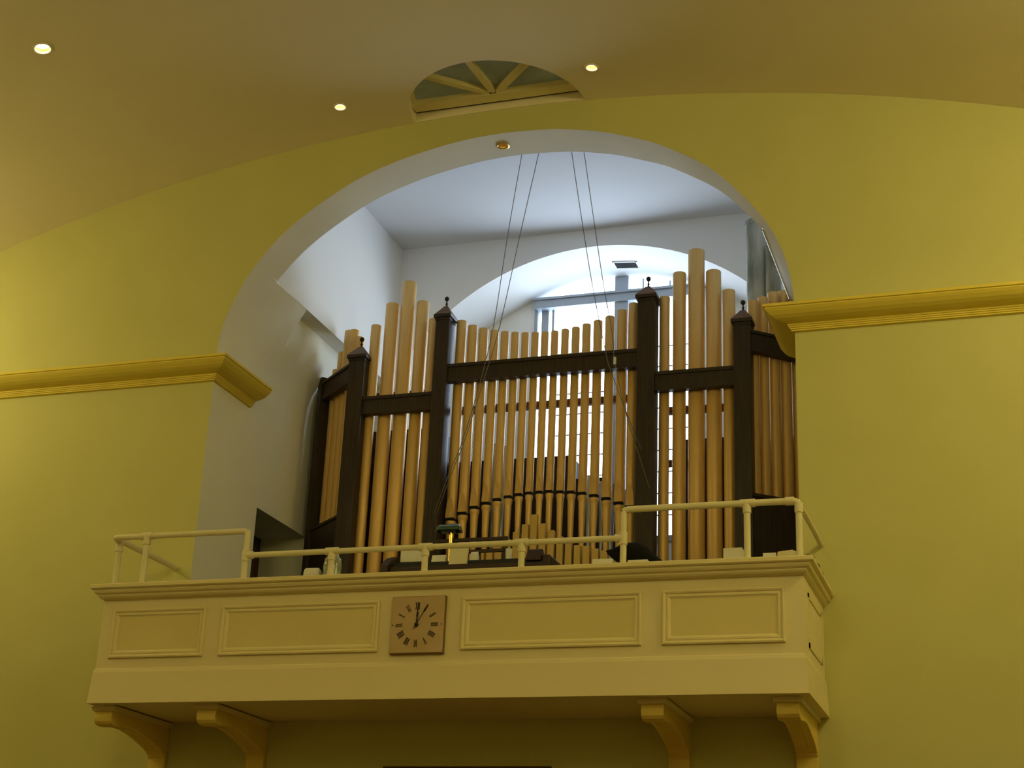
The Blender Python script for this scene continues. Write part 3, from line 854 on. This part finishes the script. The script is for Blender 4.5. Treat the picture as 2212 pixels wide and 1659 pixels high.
MB().box(0.43, 0.50, 0.30, 0.80, ZF, 0.455).link('side_block', 'deskwood', con, bevel=0.012)
mr = MB()
mr.box(-0.57, 0.045, 0.56, 0.58, 0.665, 0.692); mr.box(-0.30, 0.03, 0.545, 0.565, 0.562, 0.588)
for x in (-0.195, 0.028): mr.box(x - .018, x + .018, 0.56, 0.58, 0.405, 0.59)
mr.box(0.012, 0.05, 0.555, 0.585, 0.405, 0.69); mr.box(-0.585, -0.545, 0.555, 0.585, 0.405, 0.69)
mr.link('music_rack', 'deskwood', con)
lr = MB(); lr.box(-0.845, -0.835, 0.47, 0.50, 0.405, 0.635); lr.box(-0.585, -0.575, 0.47, 0.50, 0.405, 0.635); lr.box(-0.845, -0.575, 0.48, 0.50, 0.620, 0.635); lr.box(-0.845, -0.575, 0.45, 0.50, 0.405, 0.48)
lr.link('side_rack', 'deskwood', con)

tag(MB().box(-0.832, -0.60, 0.452, 0.460, 0.482, 0.615).link('music_sheet', 'paper'), 'white sheet of music standing on the left end of the console', 'sheet music')
bk = MB().prism([(0.304, 0.4055), (0.336, 0.4055), (0.358, 0.555), (0.325, 0.555)], -0.352, -0.200, 'x').link('hymn_book', 'cream', bevel=0.003)
tag(bk, 'cream covered book propped upright under the green lamp', 'book')
tag(MB().prism([(0.35, 0.446), (0.39, 0.446), (0.40, 0.46), (0.37, 0.505)], -0.52, -0.40, 'x').link('loose_paper', 'paper'), 'crumpled white paper between the music sheet and the cream book', 'paper')
tag(MB().prism([(0.35, 0.446), (0.39, 0.446), (0.40, 0.47), (0.37, 0.52), (0.35, 0.49)], -0.185, -0.125, 'x').link('loose_paper', 'paper'), 'small white paper just right of the cream book', 'paper')
gc = MB().lathe([(.022, .406), (.026, .42), (.028, .565), (.025, .565), (.024, .43)], 18, Matrix.Translation((0.092, 0.495, 0))).link('drinking_glass', 'paper')
tag(gc, 'small pale cup standing at the right end of the console', 'cup')

lp = thing('desk_lamp', 'banker lamp with green glass shade and brass stem on the console', 'lamp', (-0.442, 0.518, 0.405))
LX, LY = -0.442, 0.518
MB().lathe([(.06, .406), (.06, .42), (.03, .435), (.018, .46)], 20, Matrix.Translation((LX - .01, LY, 0))).link('base', 'brass', lp)
MB().lathe([(.017, .45), (.017, .62), (.022, .625), (.022, .635), (.017, .64), (.016, .74)], 16, Matrix.Translation((LX + .018, LY, 0))).link('stem', 'brass', lp)
sh = MB()
n = 12
pts = []
prof = [(.068 * math.cos(PI * i / n), .062 * math.sin(PI * i / n)) for i in range(n + 1)]
secs = [(-.100, .55), (-.096, .8), (-.084, .97), (-.055, 1), (.055, 1), (.084, .97), (.096, .8), (.100, .55)]
rows = [[(LX + sx, LY - p * s_, .742 + q * s_) for p, q in prof] for sx, s_ in secs]
vs = [q for r in rows for q in r]
m_ = n + 1
sh.add(vs, [(i * m_ + k, i * m_ + k + 1, (i + 1) * m_ + k + 1, (i + 1) * m_ + k) for i in range(len(rows) - 1) for k in range(n)], True)
sh.add(rows[0], [tuple(range(m_))]); sh.add(rows[-1], [tuple(range(m_))])
sh.link('shade', 'greenglass', lp, fix=True)
kn = MB()
for sx in (-1, 1): kn.sphere((LX + sx * .110, LY, .752), .009)
kn.link('shade_screw', 'brass', lp)

# ------------------------------------------------------------------ odds and ends on the ledge
o = MB().tube([(-1.06, -0.80, .105), (-1.05, -0.80, .105), (-0.955, -0.80, .108), (-0.94, -0.80, .108)], [.040, .062, .058, .040], 16).link('paper_roll', 'paper')
o.location.z = -.043
tag(o, 'short white roll lying on the ledge beside the first low post', 'paper roll')
jb = thing('plastic_jar', 'greenish clear lidded plastic jar on the ledge behind the low rail', 'jar', (-0.855, -0.78, 0))
MB().lathe([(.058, .001), (.072, .012), (.075, .05), (.066, .09), (.070, .13), (.062, .19), (.040, .215)], 20, Matrix.Translation((-0.855, -0.78, 0))).link('body', 'bag', jb)
MB().lathe([(.040, .214), (.041, .224), (.022, .232), (.018, .248), (.008, .254)], 20, Matrix.Translation((-0.855, -0.78, 0))).link('lid', 'paper', jb)
# slumped black bag
bb = MB()
bs = [(1.255, .03, .012, .165), (1.30, .06, .035, .145), (1.36, .09, .066, .140), (1.42, .105, .095, .128), (1.48, .105, .100, .122), (1.54, .10, .085, .105), (1.60, .085, .05, .075), (1.66, .06, .03, .045), (1.70, .02, .014, .02)]
rows = []
for x, hy, hz, zc in bs:
    zc = max(zc, hz + .002)
    rows.append([(x + .006 * math.sin(5 * a), -0.76 + hy * math.cos(a), max(0.002, zc * .98 + hz * math.sin(a) * (1 + .06 * math.sin(3 * a)))) for a in [2 * PI * k / 18 for k in range(18)]])
vs = [q for r in rows for q in r]
bb.add(vs, [(i * 18 + k, i * 18 + (k + 1) % 18, (i + 1) * 18 + (k + 1) % 18, (i + 1) * 18 + k) for i in range(len(rows) - 1) for k in range(18)], True)
bb.add(rows[0], [tuple(range(18))], True); bb.add(rows[-1], [tuple(range(18))], True)
bag = bb.link('black_bag', 'black')
tag(bag, 'slumped black cloth bag behind the tall post right of centre', 'bag')
tag(MB().box(1.20, 1.345, -0.96, -0.87, 0.001, 0.060).link('paper_stack', 'paper', bevel=.003), 'low stack of white papers left of the black bag', 'papers')
tag(MB().box(1.46, 1.60, -0.99, -0.87, 0.001, 0.035).link('booklet', 'paper', bevel=.002), 'flat pale booklet lying in front of the black bag', 'booklet')
tag(MB().box(2.105, 2.235, -0.90, -0.72, 0.001, 0.115).link('paper_stack', 'paper', bevel=.003), 'tall block of white papers on the ledge left of the last-but-one post', 'papers')
ob = MB().box(2.37, 2.46, -0.88, -0.74, 0.001, 0.075).link('paper_stack', 'paper', bevel=.004)
tag(ob, 'small pale stack of papers between the two right-hand posts', 'papers')
tag(MB().prism([(2.465, 0.001), (2.61, 0.001), (2.60, 0.075), (2.57, 0.09), (2.47, 0.08)], -0.88, -0.74, 'y').link('folder', 'cream', bevel=.003), 'cream folder lying next to the last railing post', 'folder')
cb = MB().tube(spline([(2.66, -0.99, .010), (2.695, -1.0, .016), (2.718, -0.94, .014), (2.708, -0.86, .009), (2.724, -0.74, .011), (2.714, -0.62, .009), (2.722, -0.5, .009)], 5), .007, 8).link('loose_cable', 'cable')
tag(cb, 'dark loose cable trailing over the right corner of the ledge', 'cable')
